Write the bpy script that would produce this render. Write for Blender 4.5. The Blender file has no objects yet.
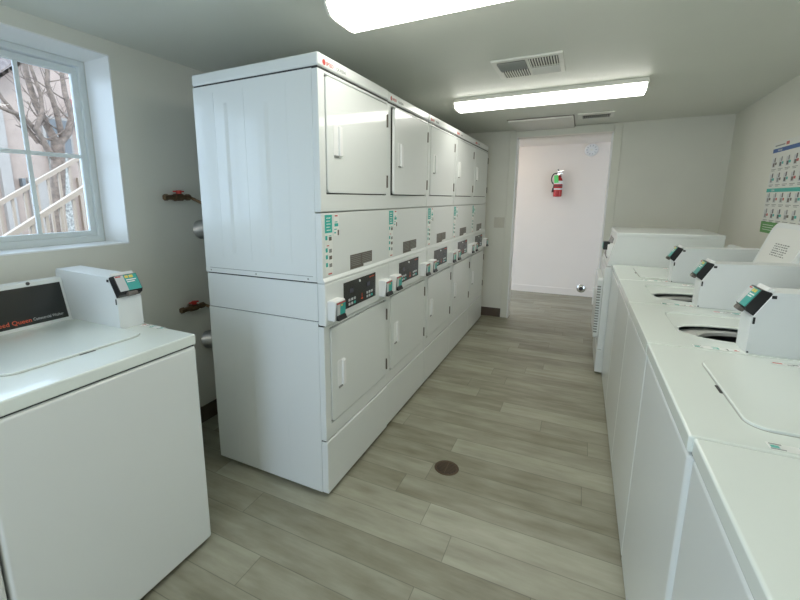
import bpy, bmesh, math, random
from mathutils import Vector, Matrix
random.seed(7)
SC = bpy.context.scene
COL = SC.collection
PI = math.pi

# ------------------------------------------------------------------ camera
def make_camera():
    yaw, pitch, roll = 0.4712, -0.1884, -0.0047
    cy, sy, cp, sp, cr, sr = math.cos(yaw), math.sin(yaw), math.cos(pitch), math.sin(pitch), math.cos(roll), math.sin(roll)
    f = Vector((-sy*cp, cy*cp, sp)); r = Vector((cy, sy, 0)); u = r.cross(f)
    R = cr*r + sr*u; U = -sr*r + cr*u
    m = Matrix(((R.x, U.x, -f.x, 0), (R.y, U.y, -f.y, 0), (R.z, U.z, -f.z, 1.4009), (0, 0, 0, 1)))
    cd = bpy.data.cameras.new('camera'); co = bpy.data.objects.new('camera', cd); COL.objects.link(co)
    co.matrix_world = m
    cd.sensor_width = 36; cd.sensor_fit = 'HORIZONTAL'
    cd.lens = 416.17/800*36
    cd.shift_x = 32.86/800; cd.shift_y = -21.12/800
    cd.clip_start = 0.02; cd.clip_end = 200
    SC.camera = co
make_camera()

# ------------------------------------------------------------------ world, sun, exposure
W = bpy.data.worlds.new('daylight'); SC.world = W; W.use_nodes = True
bg = W.node_tree.nodes['Background']
bg.inputs[0].default_value = (0.64, 0.79, 1.0, 1); bg.inputs[1].default_value = 4.3
sd = bpy.data.lights.new('sun', 'SUN'); sd.energy = 1.2; sd.angle = math.radians(2); sd.color = (1, .95, .88)
so = bpy.data.objects.new('sun', sd); COL.objects.link(so)
so.rotation_euler = Vector((-.62, .35, -.62)).to_track_quat('-Z', 'Y').to_euler()
SC.view_settings.view_transform = 'Standard'; SC.view_settings.look = 'None'
SC.view_settings.exposure = 0.25; SC.view_settings.gamma = 1; SC.view_settings.use_curve_mapping = False
SC.cycles.use_denoising = True
SC.cycles.max_bounces = 10; SC.cycles.diffuse_bounces = 6; SC.cycles.glossy_bounces = 4
SC.cycles.transparent_max_bounces = 12
SC.cycles.sample_clamp_indirect = 6
LAMP_STRENGTH = 7.6; HALL_STRENGTH = 28.0

def portal(name, loc, rot, sx, sz):
    a = bpy.data.lights.new(name, 'AREA'); a.shape = 'RECTANGLE'; a.size = sx; a.size_y = sz
    a.cycles.is_portal = True
    o = bpy.data.objects.new(name, a); COL.objects.link(o); o.location = loc; o.rotation_euler = rot
portal('window_portal', (-2.36, .78, 1.63), (0, -PI/2, 0), .9, 1.15)
portal('added_doorway_portal', (-.90, -1.74, 1.02), (PI/2, 0, 0), .9, 2.04)  # samples sky through the added, unseen doorway
portal('hall_portal', (-2.40, 5.94, 1.07), (0, -PI/2, 0), 2.1, 1.5)

# ------------------------------------------------------------------ materials
MATS = {}
def mat(name, col, rough=.5, metal=0, spec=.5, coat=0, noise=0, nscale=20, bump=0, emit=None, estr=0):
    if name in MATS: return MATS[name]
    m = bpy.data.materials.new(name); m.use_nodes = True; nt = m.node_tree; b = nt.nodes['Principled BSDF']
    b.inputs['Base Color'].default_value = (*col, 1); b.inputs['Roughness'].default_value = rough
    b.inputs['Metallic'].default_value = metal; b.inputs['Specular IOR Level'].default_value = spec
    b.inputs['Coat Weight'].default_value = coat; b.inputs['Coat Roughness'].default_value = .05
    if noise or bump:
        tc = nt.nodes.new('ShaderNodeTexCoord'); n = nt.nodes.new('ShaderNodeTexNoise')
        n.inputs['Scale'].default_value = nscale; n.inputs['Detail'].default_value = 4
        nt.links.new(tc.outputs['Object'], n.inputs['Vector'])
        if noise:
            r = nt.nodes.new('ShaderNodeValToRGB')
            r.color_ramp.elements[0].position = .3; r.color_ramp.elements[1].position = .7
            r.color_ramp.elements[0].color = (*[c*(1-noise) for c in col], 1)
            r.color_ramp.elements[1].color = (*[min(1, c*(1+noise)) for c in col], 1)
            nt.links.new(n.outputs['Fac'], r.inputs['Fac']); nt.links.new(r.outputs['Color'], b.inputs['Base Color'])
        if bump:
            bp = nt.nodes.new('ShaderNodeBump'); bp.inputs['Strength'].default_value = bump; bp.inputs['Distance'].default_value = .004
            nt.links.new(n.outputs['Fac'], bp.inputs['Height']); nt.links.new(bp.outputs['Normal'], b.inputs['Normal'])
    if emit:
        b.inputs['Emission Color'].default_value = (*emit, 1); b.inputs['Emission Strength'].default_value = estr
    MATS[name] = m
    return m
wallm = mat('wall_paint', (.735, .735, .665), .55, noise=.015, nscale=3, bump=.08)
ceilm = mat('ceiling_paint', (.72, .735, .67), .5, noise=.015, nscale=2, bump=.05)
hallm = mat('hall_paint', (.84, .78, .72), .6, noise=.01, nscale=3)
trimm = mat('trim_paint', (.72, .72, .64), .4)
basem = mat('baseboard_brown', (.10, .075, .055), .5, noise=.15, nscale=9)
whitem = mat('white_enamel', (.76, .79, .775), .36, spec=.5, coat=.45, noise=.008, nscale=2)
topm = mat('washer_top_enamel', (.79, .845, .80), .25, coat=.5, noise=.008, nscale=2)
boxm = mat('meter_case_paint', (.76, .79, .79), .35, noise=.01, nscale=6)
plasw = mat('white_plastic', (.82, .83, .82), .4)
darkm = mat('dark_gap', (.03, .03, .03), .7)
blackp = mat('black_plastic', (.012, .012, .013), .35)
panelb = mat('black_panel', (.018, .02, .018), .25)
tealm = mat('teal_print', (.02, .42, .36), .4)
tealr = mat('teal_label', (.02, .36, .32), .3)
tealp = mat('pale_teal_print', (.10, .46, .40), .4)
redm = mat('red_print', (.52, .07, .06), .4)
redb = mat('red_lettering', (.85, .10, .03), .4)
greyp = mat('grey_print', (.25, .26, .25), .5)
brnp = mat('grey_brown_print', (.13, .11, .09), .5)
lgrey = mat('pale_grey_label', (.55, .57, .58), .4)
yelm = mat('yellow_print', (.75, .6, .1), .4)
grnm = mat('green_print', (.10, .32, .08), .5)
blum = mat('blue_print', (.05, .12, .33), .5)
paper = mat('poster_paper', (.72, .73, .69), .5)
knobg = mat('grey_plastic', (.13, .115, .10), .45)
steel = mat('brushed_steel', (.55, .55, .53), .3, metal=1, noise=.1, nscale=40)
chrome = mat('chrome', (.7, .7, .68), .12, metal=1)
tubm = mat('tub_enamel', (.10, .10, .095), .35)
brass = mat('aged_brass', (.18, .12, .07), .45, metal=.7, noise=.3, nscale=50)
valr = mat('red_valve_handle', (.55, .04, .03), .4)
fired = mat('extinguisher_red', (.48, .012, .012), .25, coat=.4)
tagg = mat('green_tag', (.15, .75, .22), .6)
drainm = mat('drain_bronze', (.10, .07, .045), .45, metal=.6)
ventw = mat('vent_enamel', (.80, .80, .74), .4)
ventg = mat('vent_grey', (.33, .34, .31), .6)
rubber = mat('black_rubber', (.02, .02, .02), .8)
vinyl = mat('window_vinyl', (.72, .77, .77), .35)
lens = mat('lamp_diffuser', (.9, .9, .86), .4, emit=(1, .98, .90), estr=LAMP_STRENGTH)
lampw = mat('lamp_enamel', (.8, .8, .72), .4)
stucco = mat('stucco', (.34, .255, .21), .9, noise=.06, nscale=8, bump=.3)
stucco2 = mat('stucco_pale', (.31, .27, .24), .9, noise=.05, nscale=8)
railm = mat('rail_beige', (.33, .25, .19), .6, noise=.03, nscale=10)
roofm = mat('roof_tile', (.20, .16, .15), .8, noise=.25, nscale=14)
lantm = mat('lantern_grey', (.12, .12, .12), .5)
bark = mat('bark', (.16, .115, .09), .95, noise=.4, nscale=18, bump=.8)
stonem = mat('pebble_stone', (.30, .28, .25), .9, noise=.55, nscale=26, bump=.6)
groundm = mat('concrete_ground', (.24, .22, .20), .9, noise=.1, nscale=5)
bluew = mat('dark_blue_glass', (.05, .07, .13), .15)
leafm = mat('shrub_leaf', (.10, .16, .06), .8, noise=.4, nscale=30)

def glass_mat():
    m = bpy.data.materials.new('window_glass'); m.use_nodes = True; nt = m.node_tree; nt.nodes.clear()
    o = nt.nodes.new('ShaderNodeOutputMaterial'); mx = nt.nodes.new('ShaderNodeMixShader')
    t = nt.nodes.new('ShaderNodeBsdfTransparent'); g = nt.nodes.new('ShaderNodeBsdfGlossy'); f = nt.nodes.new('ShaderNodeFresnel')
    t.inputs[0].default_value = (.93, .96, .96, 1); g.inputs['Roughness'].default_value = .02; f.inputs[0].default_value = 1.3
    nt.links.new(f.outputs[0], mx.inputs[0]); nt.links.new(t.outputs[0], mx.inputs[1]); nt.links.new(g.outputs[0], mx.inputs[2])
    nt.links.new(mx.outputs[0], o.inputs[0]); return m
glassm = glass_mat()

def floor_mat():
    m = bpy.data.materials.new('vinyl_planks'); m.use_nodes = True; nt = m.node_tree; b = nt.nodes['Principled BSDF']
    N = nt.nodes.new; L = nt.links.new
    at = N('ShaderNodeAttribute'); at.attribute_name = 'plank'; at.attribute_type = 'GEOMETRY'
    tc = N('ShaderNodeTexCoord'); uv = N('ShaderNodeUVMap'); uv.uv_map = 'edge'
    sx = N('ShaderNodeSeparateXYZ'); L(at.outputs['Vector'], sx.inputs[0])
    # grain, shifted per plank
    off = N('ShaderNodeVectorMath'); off.operation = 'MULTIPLY_ADD'; off.inputs[1].default_value = (13, 7, 3)
    L(at.outputs['Vector'], off.inputs[0]); L(tc.outputs['Object'], off.inputs[2])
    mp = N('ShaderNodeMapping'); mp.inputs['Scale'].default_value = (1.3, 9, 1); L(off.outputs[0], mp.inputs['Vector'])
    n1 = N('ShaderNodeTexNoise'); n1.inputs['Scale'].default_value = 2.2; n1.inputs['Detail'].default_value = 8; n1.inputs['Roughness'].default_value = .62
    L(mp.outputs[0], n1.inputs['Vector'])
    n2 = N('ShaderNodeTexNoise'); n2.inputs['Scale'].default_value = 5; n2.inputs['Detail'].default_value = 5
    mp2 = N('ShaderNodeMapping'); mp2.inputs['Scale'].default_value = (1, 2.5, 1); L(off.outputs[0], mp2.inputs['Vector']); L(mp2.outputs[0], n2.inputs['Vector'])
    r = N('ShaderNodeValToRGB'); e = r.color_ramp.elements
    e[0].position = .26; e[0].color = (.180, .168, .112, 1); e[1].position = .80; e[1].color = (.425, .42, .33, 1)
    x = e.new(.5); x.color = (.288, .278, .208, 1)
    ad = N('ShaderNodeMath'); ad.operation = 'MULTIPLY_ADD'; ad.inputs[1].default_value = .55
    L(n1.outputs['Fac'], ad.inputs[0])
    m2 = N('ShaderNodeMath'); m2.operation = 'MULTIPLY'; m2.inputs[1].default_value = .45; L(n2.outputs['Fac'], m2.inputs[0]); L(m2.outputs[0], ad.inputs[2])
    a3 = N('ShaderNodeMath'); a3.operation = 'MULTIPLY_ADD'; a3.inputs[1].default_value = .24; L(sx.outputs[0], a3.inputs[0])
    s3 = N('ShaderNodeMath'); s3.operation = 'SUBTRACT'; s3.inputs[1].default_value = .12; L(ad.outputs[0], s3.inputs[0]); L(s3.outputs[0], a3.inputs[2])
    L(a3.outputs[0], r.inputs['Fac'])
    # seams: uv = distance in metres to the plank's edges
    su = N('ShaderNodeSeparateXYZ'); L(uv.outputs[0], su.inputs[0])
    mn = N('ShaderNodeMath'); mn.operation = 'MINIMUM'; L(su.outputs[0], mn.inputs[0]); L(su.outputs[1], mn.inputs[1])
    mr = N('ShaderNodeMapRange'); mr.inputs['From Min'].default_value = .0003; mr.inputs['From Max'].default_value = .0024; mr.inputs['To Min'].default_value = .55; mr.inputs['To Max'].default_value = 1
    L(mn.outputs[0], mr.inputs['Value'])
    mx = N('ShaderNodeMix'); mx.data_type = 'RGBA'; mx.blend_type = 'MULTIPLY'; mx.inputs[0].default_value = 1
    L(r.outputs[0], mx.inputs[6]); L(mr.outputs[0], mx.inputs[7]); L(mx.outputs[2], b.inputs['Base Color'])
    b.inputs['Roughness'].default_value = .42
    bp = N('ShaderNodeBump'); bp.inputs['Strength'].default_value = .15; bp.inputs['Distance'].default_value = .003
    L(n1.outputs['Fac'], bp.inputs['Height']); L(bp.outputs[0], b.inputs['Normal'])
    return m

# ------------------------------------------------------------------ mesh helpers
class MB:
    def __init__(s): s.bm = bmesh.new(); s.mats = []
    def mi(s, m):
        if m is None: return 0
        if m not in s.mats: s.mats.append(m)
        return s.mats.index(m)
    def merge(s, b2, m, smooth=False):
        i = s.mi(m); me = bpy.data.meshes.new('tmp')
        for f in b2.faces: f.material_index = i; f.smooth = smooth
        b2.to_mesh(me); b2.free(); s.bm.from_mesh(me); bpy.data.meshes.remove(me)
    def box(s, x0, x1, y0, y1, z0, z1, m, bev=0, seg=2, M=None):
        b = bmesh.new(); bmesh.ops.create_cube(b, size=1)
        for v in b.verts: v.co = Vector((x0+(x1-x0)*(v.co.x+.5), y0+(y1-y0)*(v.co.y+.5), z0+(z1-z0)*(v.co.z+.5)))
        if bev > 0: bmesh.ops.bevel(b, geom=b.edges[:], offset=min(bev, .49*min(abs(x1-x0), abs(y1-y0), abs(z1-z0))), segments=seg, profile=.5, affect='EDGES')
        bmesh.ops.recalc_face_normals(b, faces=b.faces)
        if M: b.transform(M)
        s.merge(b, m, bev > 0); return s
    def prism(s, pts, a0, a1, m, axis='y', bev=0, seg=2, M=None):
        """pts (u,v) extruded along axis: axis y -> (x=u, z=v); x -> (y=u, z=v); z -> (x=u, y=v)"""
        b = bmesh.new()
        def P(u, v, a): return Vector((u, a, v)) if axis == 'y' else Vector((a, u, v)) if axis == 'x' else Vector((u, v, a))
        A = [b.verts.new(P(u, v, a0)) for u, v in pts]; B = [b.verts.new(P(u, v, a1)) for u, v in pts]
        n = len(pts); b.faces.new(A); b.faces.new(B[::-1])
        for i in range(n): b.faces.new((A[i], B[i], B[(i+1) % n], A[(i+1) % n]))
        bmesh.ops.recalc_face_normals(b, faces=b.faces)
        if bev: bmesh.ops.bevel(b, geom=b.edges[:], offset=bev, segments=seg, profile=.5, affect='EDGES')
        if M: b.transform(M)
        s.merge(b, m, bev > 0); return s
    def cyl(s, p0, p1, r, m, n=24, r2=None, smooth=True):
        p0, p1 = Vector(p0), Vector(p1); d = p1-p0; b = bmesh.new()
        bmesh.ops.create_cone(b, cap_ends=True, segments=n, radius1=r, radius2=r if r2 is None else r2, depth=d.length)
        b.transform(Matrix.Translation((p0+p1)/2) @ d.to_track_quat('Z', 'Y').to_matrix().to_4x4())
        s.merge(b, m, False)
        if smooth:
            s.bm.faces.ensure_lookup_table()
            for f in s.bm.faces[-(n+2):]:
                if len(f.verts) == 4: f.smooth = True
        return s
    def lathe(s, prof, m, n=32, M=None, caps=True):
        b = bmesh.new(); rings = []
        for r, z in prof:
            rings.append([b.verts.new((max(r, 1e-5)*math.cos(2*PI*k/n), max(r, 1e-5)*math.sin(2*PI*k/n), z)) for k in range(n)])
        for a, c in zip(rings, rings[1:]):
            for k in range(n): b.faces.new((a[k], a[(k+1) % n], c[(k+1) % n], c[k]))
        if caps: b.faces.new(rings[0][::-1]); b.faces.new(rings[-1])
        bmesh.ops.recalc_face_normals(b, faces=b.faces)
        if M: b.transform(M)
        s.merge(b, m, True); return s
    def tube(s, pts, r, m, n=10, rs=None):
        pts = [Vector(p) for p in pts]; b = bmesh.new(); rings = []; up = Vector((0, 0, 1))
        t0 = (pts[1]-pts[0]).normalized(); u = t0.orthogonal().normalized()
        for i, p in enumerate(pts):
            t = (pts[min(i+1, len(pts)-1)]-pts[max(i-1, 0)]).normalized()
            u = (u - t*u.dot(t)).normalized(); v = t.cross(u); rr = rs[i] if rs else r
            rings.append([b.verts.new(p+rr*(math.cos(2*PI*k/n)*u+math.sin(2*PI*k/n)*v)) for k in range(n)])
        for a, c in zip(rings, rings[1:]):
            for k in range(n): b.faces.new((a[k], a[(k+1) % n], c[(k+1) % n], c[k]))
        b.faces.new(rings[0][::-1]); b.faces.new(rings[-1]); bmesh.ops.recalc_face_normals(b, faces=b.faces)
        s.merge(b, m, True); return s
    def text(s, body, size, m, M, depth=.0004, align='LEFT', sx=1.0):
        cu = bpy.data.curves.new('lettering', 'FONT'); cu.body = body; cu.size = size; cu.extrude = depth; cu.align_x = align
        cu.resolution_u = 2
        o = bpy.data.objects.new('lettering', cu)
        me = bpy.data.meshes.new_from_object(o); b = bmesh.new(); b.from_mesh(me)
        b.transform(M @ Matrix.Diagonal((sx, 1, 1, 1)))
        bpy.data.objects.remove(o); bpy.data.curves.remove(cu); bpy.data.meshes.remove(me)
        s.merge(b, m); return s
    def build(s, name, parent=None, loc=None):
        me = bpy.data.meshes.new(name); s.bm.to_mesh(me); s.bm.free()
        for m in s.mats: me.materials.append(m)
        if any(p.use_smooth for p in me.polygons):
            try: me.set_sharp_from_angle(angle=math.radians(38))
            except Exception: pass
        o = bpy.data.objects.new(name, me); COL.objects.link(o)
        if parent: o.parent = parent
        if loc: o.location = loc
        if any(p.use_smooth for p in me.polygons) and len(me.polygons) < 4000:
            w = o.modifiers.new('even_shading', 'WEIGHTED_NORMAL'); w.keep_sharp = True; w.weight = 80
        return o
def tag(o, label=None, cat=None, group=None, kind=None):
    if label: o['label'] = label
    if cat: o['category'] = cat
    if group: o['group'] = group
    if kind: o['kind'] = kind
    return o
def empty(name, loc, rz=0, label=None, cat=None, group=None):
    o = bpy.data.objects.new(name, None); COL.objects.link(o); o.location = loc; o.rotation_euler = (0, 0, rz)
    o.empty_display_size = .1
    return tag(o, label, cat, group)
def struct(name, mb): return tag(mb.build(name), kind='structure')
def kids(o): return [c for c in bpy.data.objects if c.parent == o]
def copy_tree(o, parent=None):
    c = o.copy(); COL.objects.link(c)
    if parent: c.parent = parent
    for k in kids(o):
        if k != c: copy_tree(k, c)
    return c
# plane frames: text/labels lie in the local XY plane of M
def frame(origin, xdir, ydir):
    x = Vector(xdir).normalized(); y = Vector(ydir).normalized(); z = x.cross(y)
    return Matrix(((x.x, y.x, z.x, origin[0]), (x.y, y.y, z.y, origin[1]), (x.z, y.z, z.z, origin[2]), (0, 0, 0, 1)))
def roundrect(cx, cy, hx, hy, r, n=6):
    P = []
    for (sx, sy, a0) in ((1, 1, 0), (-1, 1, 90), (-1, -1, 180), (1, -1, 270)):
        for k in range(n+1):
            a = math.radians(a0+90*k/n); P.append((cx+sx*(hx-r)+r*math.cos(a), cy+sy*(hy-r)+r*math.sin(a)))
    return P

# ------------------------------------------------------------------ room shell
XL, ZC, YE, YH, YB = -2.065, 2.148, 5.06, 6.70, -1.6
def xr(y): return 1.179-(5.078-y)*.031
# floor
def build_floor():
    y0f, pitch, Lp = 1.374, .147, 1.22
    known = {1: -.52, 0: -.38, 2: -.70, 10: -.57, 9: -.38, 8: -.118, 7: .14, 4: .11, 5: -.55, 3: .62, -1: -.05, 6: -.9}
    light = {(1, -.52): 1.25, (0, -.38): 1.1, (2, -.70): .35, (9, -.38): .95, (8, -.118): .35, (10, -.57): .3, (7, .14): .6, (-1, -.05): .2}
    bm = bmesh.new(); uvl = bm.loops.layers.uv.new('edge'); at = bm.faces.layers.float_vector.new('plank')
    r = random.Random(3)
    k0 = int(math.floor((YB-y0f)/pitch))-1; k1 = int(math.ceil((YH+.1-y0f)/pitch))
    X1 = 2.2
    for k in range(k0, k1):
        ya, yb = y0f+k*pitch, y0f+(k+1)*pitch
        X0 = -2.36 if ya > YE-.1 else XL-.05
        j = known.get(k, r.uniform(-.61, .61))
        xs = j - Lp*math.ceil((j-X0)/Lp)
        while xs < X1:
            a, b = max(xs, X0), min(xs+Lp, X1)
            v = r.random()
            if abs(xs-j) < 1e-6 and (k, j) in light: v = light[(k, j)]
            # split the plank in two halves along x and y so uv can hold the distance to the nearest edge
            mx, my = (a+b)/2, (ya+yb)/2
            for (p, q) in ((a, mx), (mx, b)):
                for (s, t) in ((ya, my), (my, yb)):
                    vs = [bm.verts.new((x, y, 0)) for x, y in ((p, s), (q, s), (q, t), (p, t))]
                    f = bm.faces.new(vs); f[at] = Vector((v, r.random(), (k*.37) % 1 + round(xs, 3)))
                    for lp in f.loops:
                        x, y = lp.vert.co.x, lp.vert.co.y
                        lp[uvl].uv = (min(x-a, b-x), min(y-ya, yb-y))
            xs += Lp
    # give all four quarters of a plank the same random vector
    fs = list(bm.faces)
    for i in range(0, len(fs), 4):
        for q in range(1, 4): fs[i+q][at] = fs[i][at]
    me = bpy.data.meshes.new('floor'); bm.to_mesh(me); bm.free(); me.materials.append(floor_mat())
    o = bpy.data.objects.new('floor', me); COL.objects.link(o); tag(o, kind='structure')
build_floor()
m = MB(); m.box(XL-.29, 2.6, YB-.12, YE+.12, ZC, ZC+.12, ceilm); mm_ = MB(); mm_.box(-2.36, 2.12, YE+.12, YH+.12, ZC, ZC+.12, hallm); struct('ceiling_hall', mm_); struct('ceiling', m)
WY0, WY1, WZ0, WZ1 = .22, 1.352, 1.188, 2.078
m = MB()
m.box(XL-.29, XL, YB, WY0, 0, ZC, wallm); m.box(XL-.29, XL, WY1, YE+.12, 0, ZC, wallm)
m.box(XL-.29, XL, WY0, WY1, 0, WZ0, wallm); m.box(XL-.29, XL, WY0, WY1, WZ1, ZC, wallm)
struct('wall_left', m)
rev = mat('daylit_reveal_white', (.86, .87, .86), .35)  # daylight brightness put into the colour, paler than the wall paint
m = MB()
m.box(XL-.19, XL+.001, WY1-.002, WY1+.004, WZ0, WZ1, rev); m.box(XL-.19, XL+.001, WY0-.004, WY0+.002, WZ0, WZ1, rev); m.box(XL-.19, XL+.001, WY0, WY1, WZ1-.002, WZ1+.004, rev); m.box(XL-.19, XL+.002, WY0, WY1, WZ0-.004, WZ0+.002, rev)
struct('bright_reveal_lining', m)  # thin lining added to carry the brightened reveal colour
m = MB(); m.prism([(xr(YB), YB), (xr(YE), YE), (xr(YE)+.15, YE), (xr(YB)+.15, YB)], 0, ZC, wallm, axis='z'); struct('wall_right', m)
DX0, DX1, DZ = -.70, .228, 2.066
m = MB(); m.box(XL, DX0, YE, YE+.12, 0, ZC, wallm); m.box(DX1, xr(YE)+.15, YE, YE+.12, 0, ZC, wallm); m.box(DX0, DX1, YE, YE+.12, DZ, ZC, wallm)
struct('wall_end', m)
m = MB(); m.box(XL, -1.35, YB-.12, YB, 0, ZC, wallm); m.box(-.45, xr(YB), YB-.12, YB, 0, ZC, wallm); m.box(-1.35, -.45, YB-.12, YB, 2.04, ZC, wallm); struct('wall_back', m)  # doorway gap added out of view, lets daylight in from behind
# hall
m = MB(); m.box(-2.36, 2.2, YH, YH+.12, 0, ZC, hallm); struct('wall_hall', m)
m = MB(); m.box(2.0, 2.12, YE+.12, YH, 0, ZC, hallm); struct('wall_hall_right', m)
m = MB(); m.box(-2.36, 2.0, YH-.014, YH, 0, .10, hallm, bev=.004); struct('baseboard_hall', m)
# casing
m = MB()
m.box(DX0-.075, DX0, YE-.018, YE, 0, DZ+.07, trimm, bev=.004); m.box(DX1, DX1+.075, YE-.018, YE, 0, DZ+.07, trimm, bev=.004)
m.box(DX0, DX1, YE-.018, YE, DZ, DZ+.07, trimm, bev=.004)
struct('trim_1', m)
m = MB(); m.box(DX0-.001, DX0+.012, YE-.018, YE+.135, 0, DZ, rev); m.box(DX1-.012, DX1+.001, YE-.018, YE+.135, 0, DZ, rev); m.box(DX0, DX1, YE-.018, YE+.135, DZ-.012, DZ+.001, hallm)  # side jambs share the daylight-brightened white
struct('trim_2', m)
m = MB(); m.box(XL, XL+.012, YB, YE, 0, .105, basem, bev=.003); struct('baseboard_left', m)
m = MB(); m.box(XL, DX0-.076, YE-.013, YE, 0, .105, basem, bev=.003); m.box(DX1+.076, xr(YE), YE-.013, YE, 0, .105, basem, bev=.003); struct('baseboard_end', m)

# window
win = tag(bpy.data.objects.new('window_1', None), kind='structure'); COL.objects.link(win)
win['label'] = 'white vinyl sliding window with grilles in a deep recess'
xa, xb = -2.345, -2.262
m = MB()
m.box(xa, xb, WY0, WY1, WZ0, WZ0+.035, vinyl, bev=.004); m.box(xa, xb, WY0, WY1, WZ1-.03, WZ1, vinyl, bev=.004)
m.box(xa, xb-.001, WY0, WY0+.03, WZ0+.030, WZ1-.025, vinyl, bev=.004); m.box(xa, xb-.001, WY1-.03, WY1, WZ0+.030, WZ1-.025, vinyl, bev=.004)
m.build('window_frame', win)
ymid = .79
for (a, b, xs) in ((WY0+.025, ymid+.02, -2.325), (ymid-.02, WY1-.026, -2.295)):
    s = MB(); w = .03; z0, z1 = WZ0+.03, WZ1-.034
    s.box(xs-.012, xs+.014, a, b, z0, z0+w, vinyl, bev=.004); s.box(xs-.012, xs+.014, a, b, z1-w, z1, vinyl, bev=.004)
    s.box(xs-.012, xs+.013, a+.0005, a+w, z0+w-.005, z1-w+.005, vinyl, bev=.004); s.box(xs-.012, xs+.013, b-w, b-.0005, z0+w-.005, z1-w+.005, vinyl, bev=.004)
    so_ = s.build('sash', win)
    g = MB(); yc = 1.067 if a > .5 else .53
    g.box(xs-.004, xs+.008, yc-.009, yc+.009, z0+w, z1-w, vinyl, bev=.002); g.box(xs-.003, xs+.007, a+w, b-w, 1.612, 1.63, vinyl, bev=.002)
    g.build('grille', so_)
    g = MB(); g.box(xs-.002, xs+.002, a+w-.004, b-w+.004, z0+w-.004, z1-w+.004, glassm); g.build('pane', so_)

# ------------------------------------------------------------------ ceiling fixtures
def lamp(x0, y0, label):
    t = empty('ceiling_light', (x0, y0, ZC), 0, label, 'light', 'fluorescent ceiling lights')
    L_ = .622
    m = MB(); m.box(-L_, L_, -.001, .251, -.030, 0, lampw, bev=.003)
    m.build('fixture_pan', t)
    prof = [(.004, -.018), (.0, -.034), (.03, -.066), (.07, -.072), (.18, -.072), (.22, -.066), (.25, -.034), (.246, -.018)]
    m = MB(); m.prism(prof, -L_+.006, L_-.006, lens, axis='x'); m.build('diffuser', t)
    for s in (-1, 1):
        prof2 = [(p[0]*1.02-.0025, p[1]*1.03 if p[1] < -.02 else -.012) for p in prof]
        m = MB(); m.prism(prof2, s*(L_-.007), s*(L_+.002), lampw, axis='x'); m.build('end_cap', t)
lamp(-.285, 1.445, 'glowing white ceiling light nearest the camera, cut by the top of the photo')
lamp(-.30, -.42, 'added fill light on the ceiling behind the camera, out of view')  # extra fixture added out of view as fill for the near machines
lamp(-.31, 3.285, 'glowing white ceiling light farther off, between two ceiling vents')

for hx, lab in ((-1.3, 'added round hall fill light left of the doorway, out of view'),):  # added lamp, hidden beside the opening, to brighten and warm the hall
    t = empty('hall_fill_light', (hx, 5.9, ZC), 0, lab, 'light')
    m = MB(); m.lathe([(.13, 0), (.13, -.02), (.001, -.02)], lampw, n=32); m.build('base', t)
    m = MB(); m.lathe([(.125, -.018), (.12, -.05), (.085, -.085), (.001, -.10)], mat('hall_fill_glow', (.9, .85, .8), .4, emit=(1, .88, .80), estr=HALL_STRENGTH), n=32); m.build('glass_dome', t)
# ceiling supply register
t = empty('ceiling_vent', (-.33, 2.70, ZC), 0, 'square four-way air register in ceiling between the two lights', 'vent')
m = MB(); m.box(-.185, .18, -.185, .185, -.012, 0, ventw, bev=.004); m.build('frame', t)
def louvres(x0, x1, y0, y1, n, along, mm, back=darkm):
    b = MB(); b.box(x0, x1, y0, y1, -.0135, -.0115, back)
    for k in range(n):
        if along == 'y':
            x = x0+(k+.5)*(x1-x0)/n; b.box(x-(x1-x0)/n*.21, x+(x1-x0)/n*.21, y0, y1, -.019, -.012, mm)
        else:
            y = y0+(k+.5)*(y1-y0)/n; b.box(x0, x1, y-(y1-y0)/n*.21, y+(y1-y0)/n*.21, -.019, -.012, mm)
    b.build('louvres', t)
louvres(-.155, -.008, -.155, -.01, 9, 'x', ventg, darkm)
louvres(.008, .155, -.155, -.01, 11, 'y', ventw)
louvres(-.155, -.008, .01, .155, 11, 'y', ventw)
louvres(.008, .155, .01, .155, 9, 'x', ventw, ventg)
t = empty('ceiling_vent', (.045, 4.50, ZC), 0, 'small slotted vent in ceiling above the doorway', 'vent')
m = MB(); m.box(-.145, .145, -.13, .13, -.010, 0, ventw, bev=.003); m.build('frame', t)
louvres(-.105, .115, -.06, .075, 14, 'y', ventg)
m = MB(); m.box(-.705, -.135, 4.40, 5.045, ZC-.022, ZC, mat('hatch_paint', (.76, .75, .70), .45), bev=.003)
m.box(-.713, -.127, 4.392, 5.053, ZC-.006, ZC-.001, basem)
tag(m.build('access_panel'), 'flat painted hatch panel on the ceiling over the doorway', 'access panel')

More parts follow.
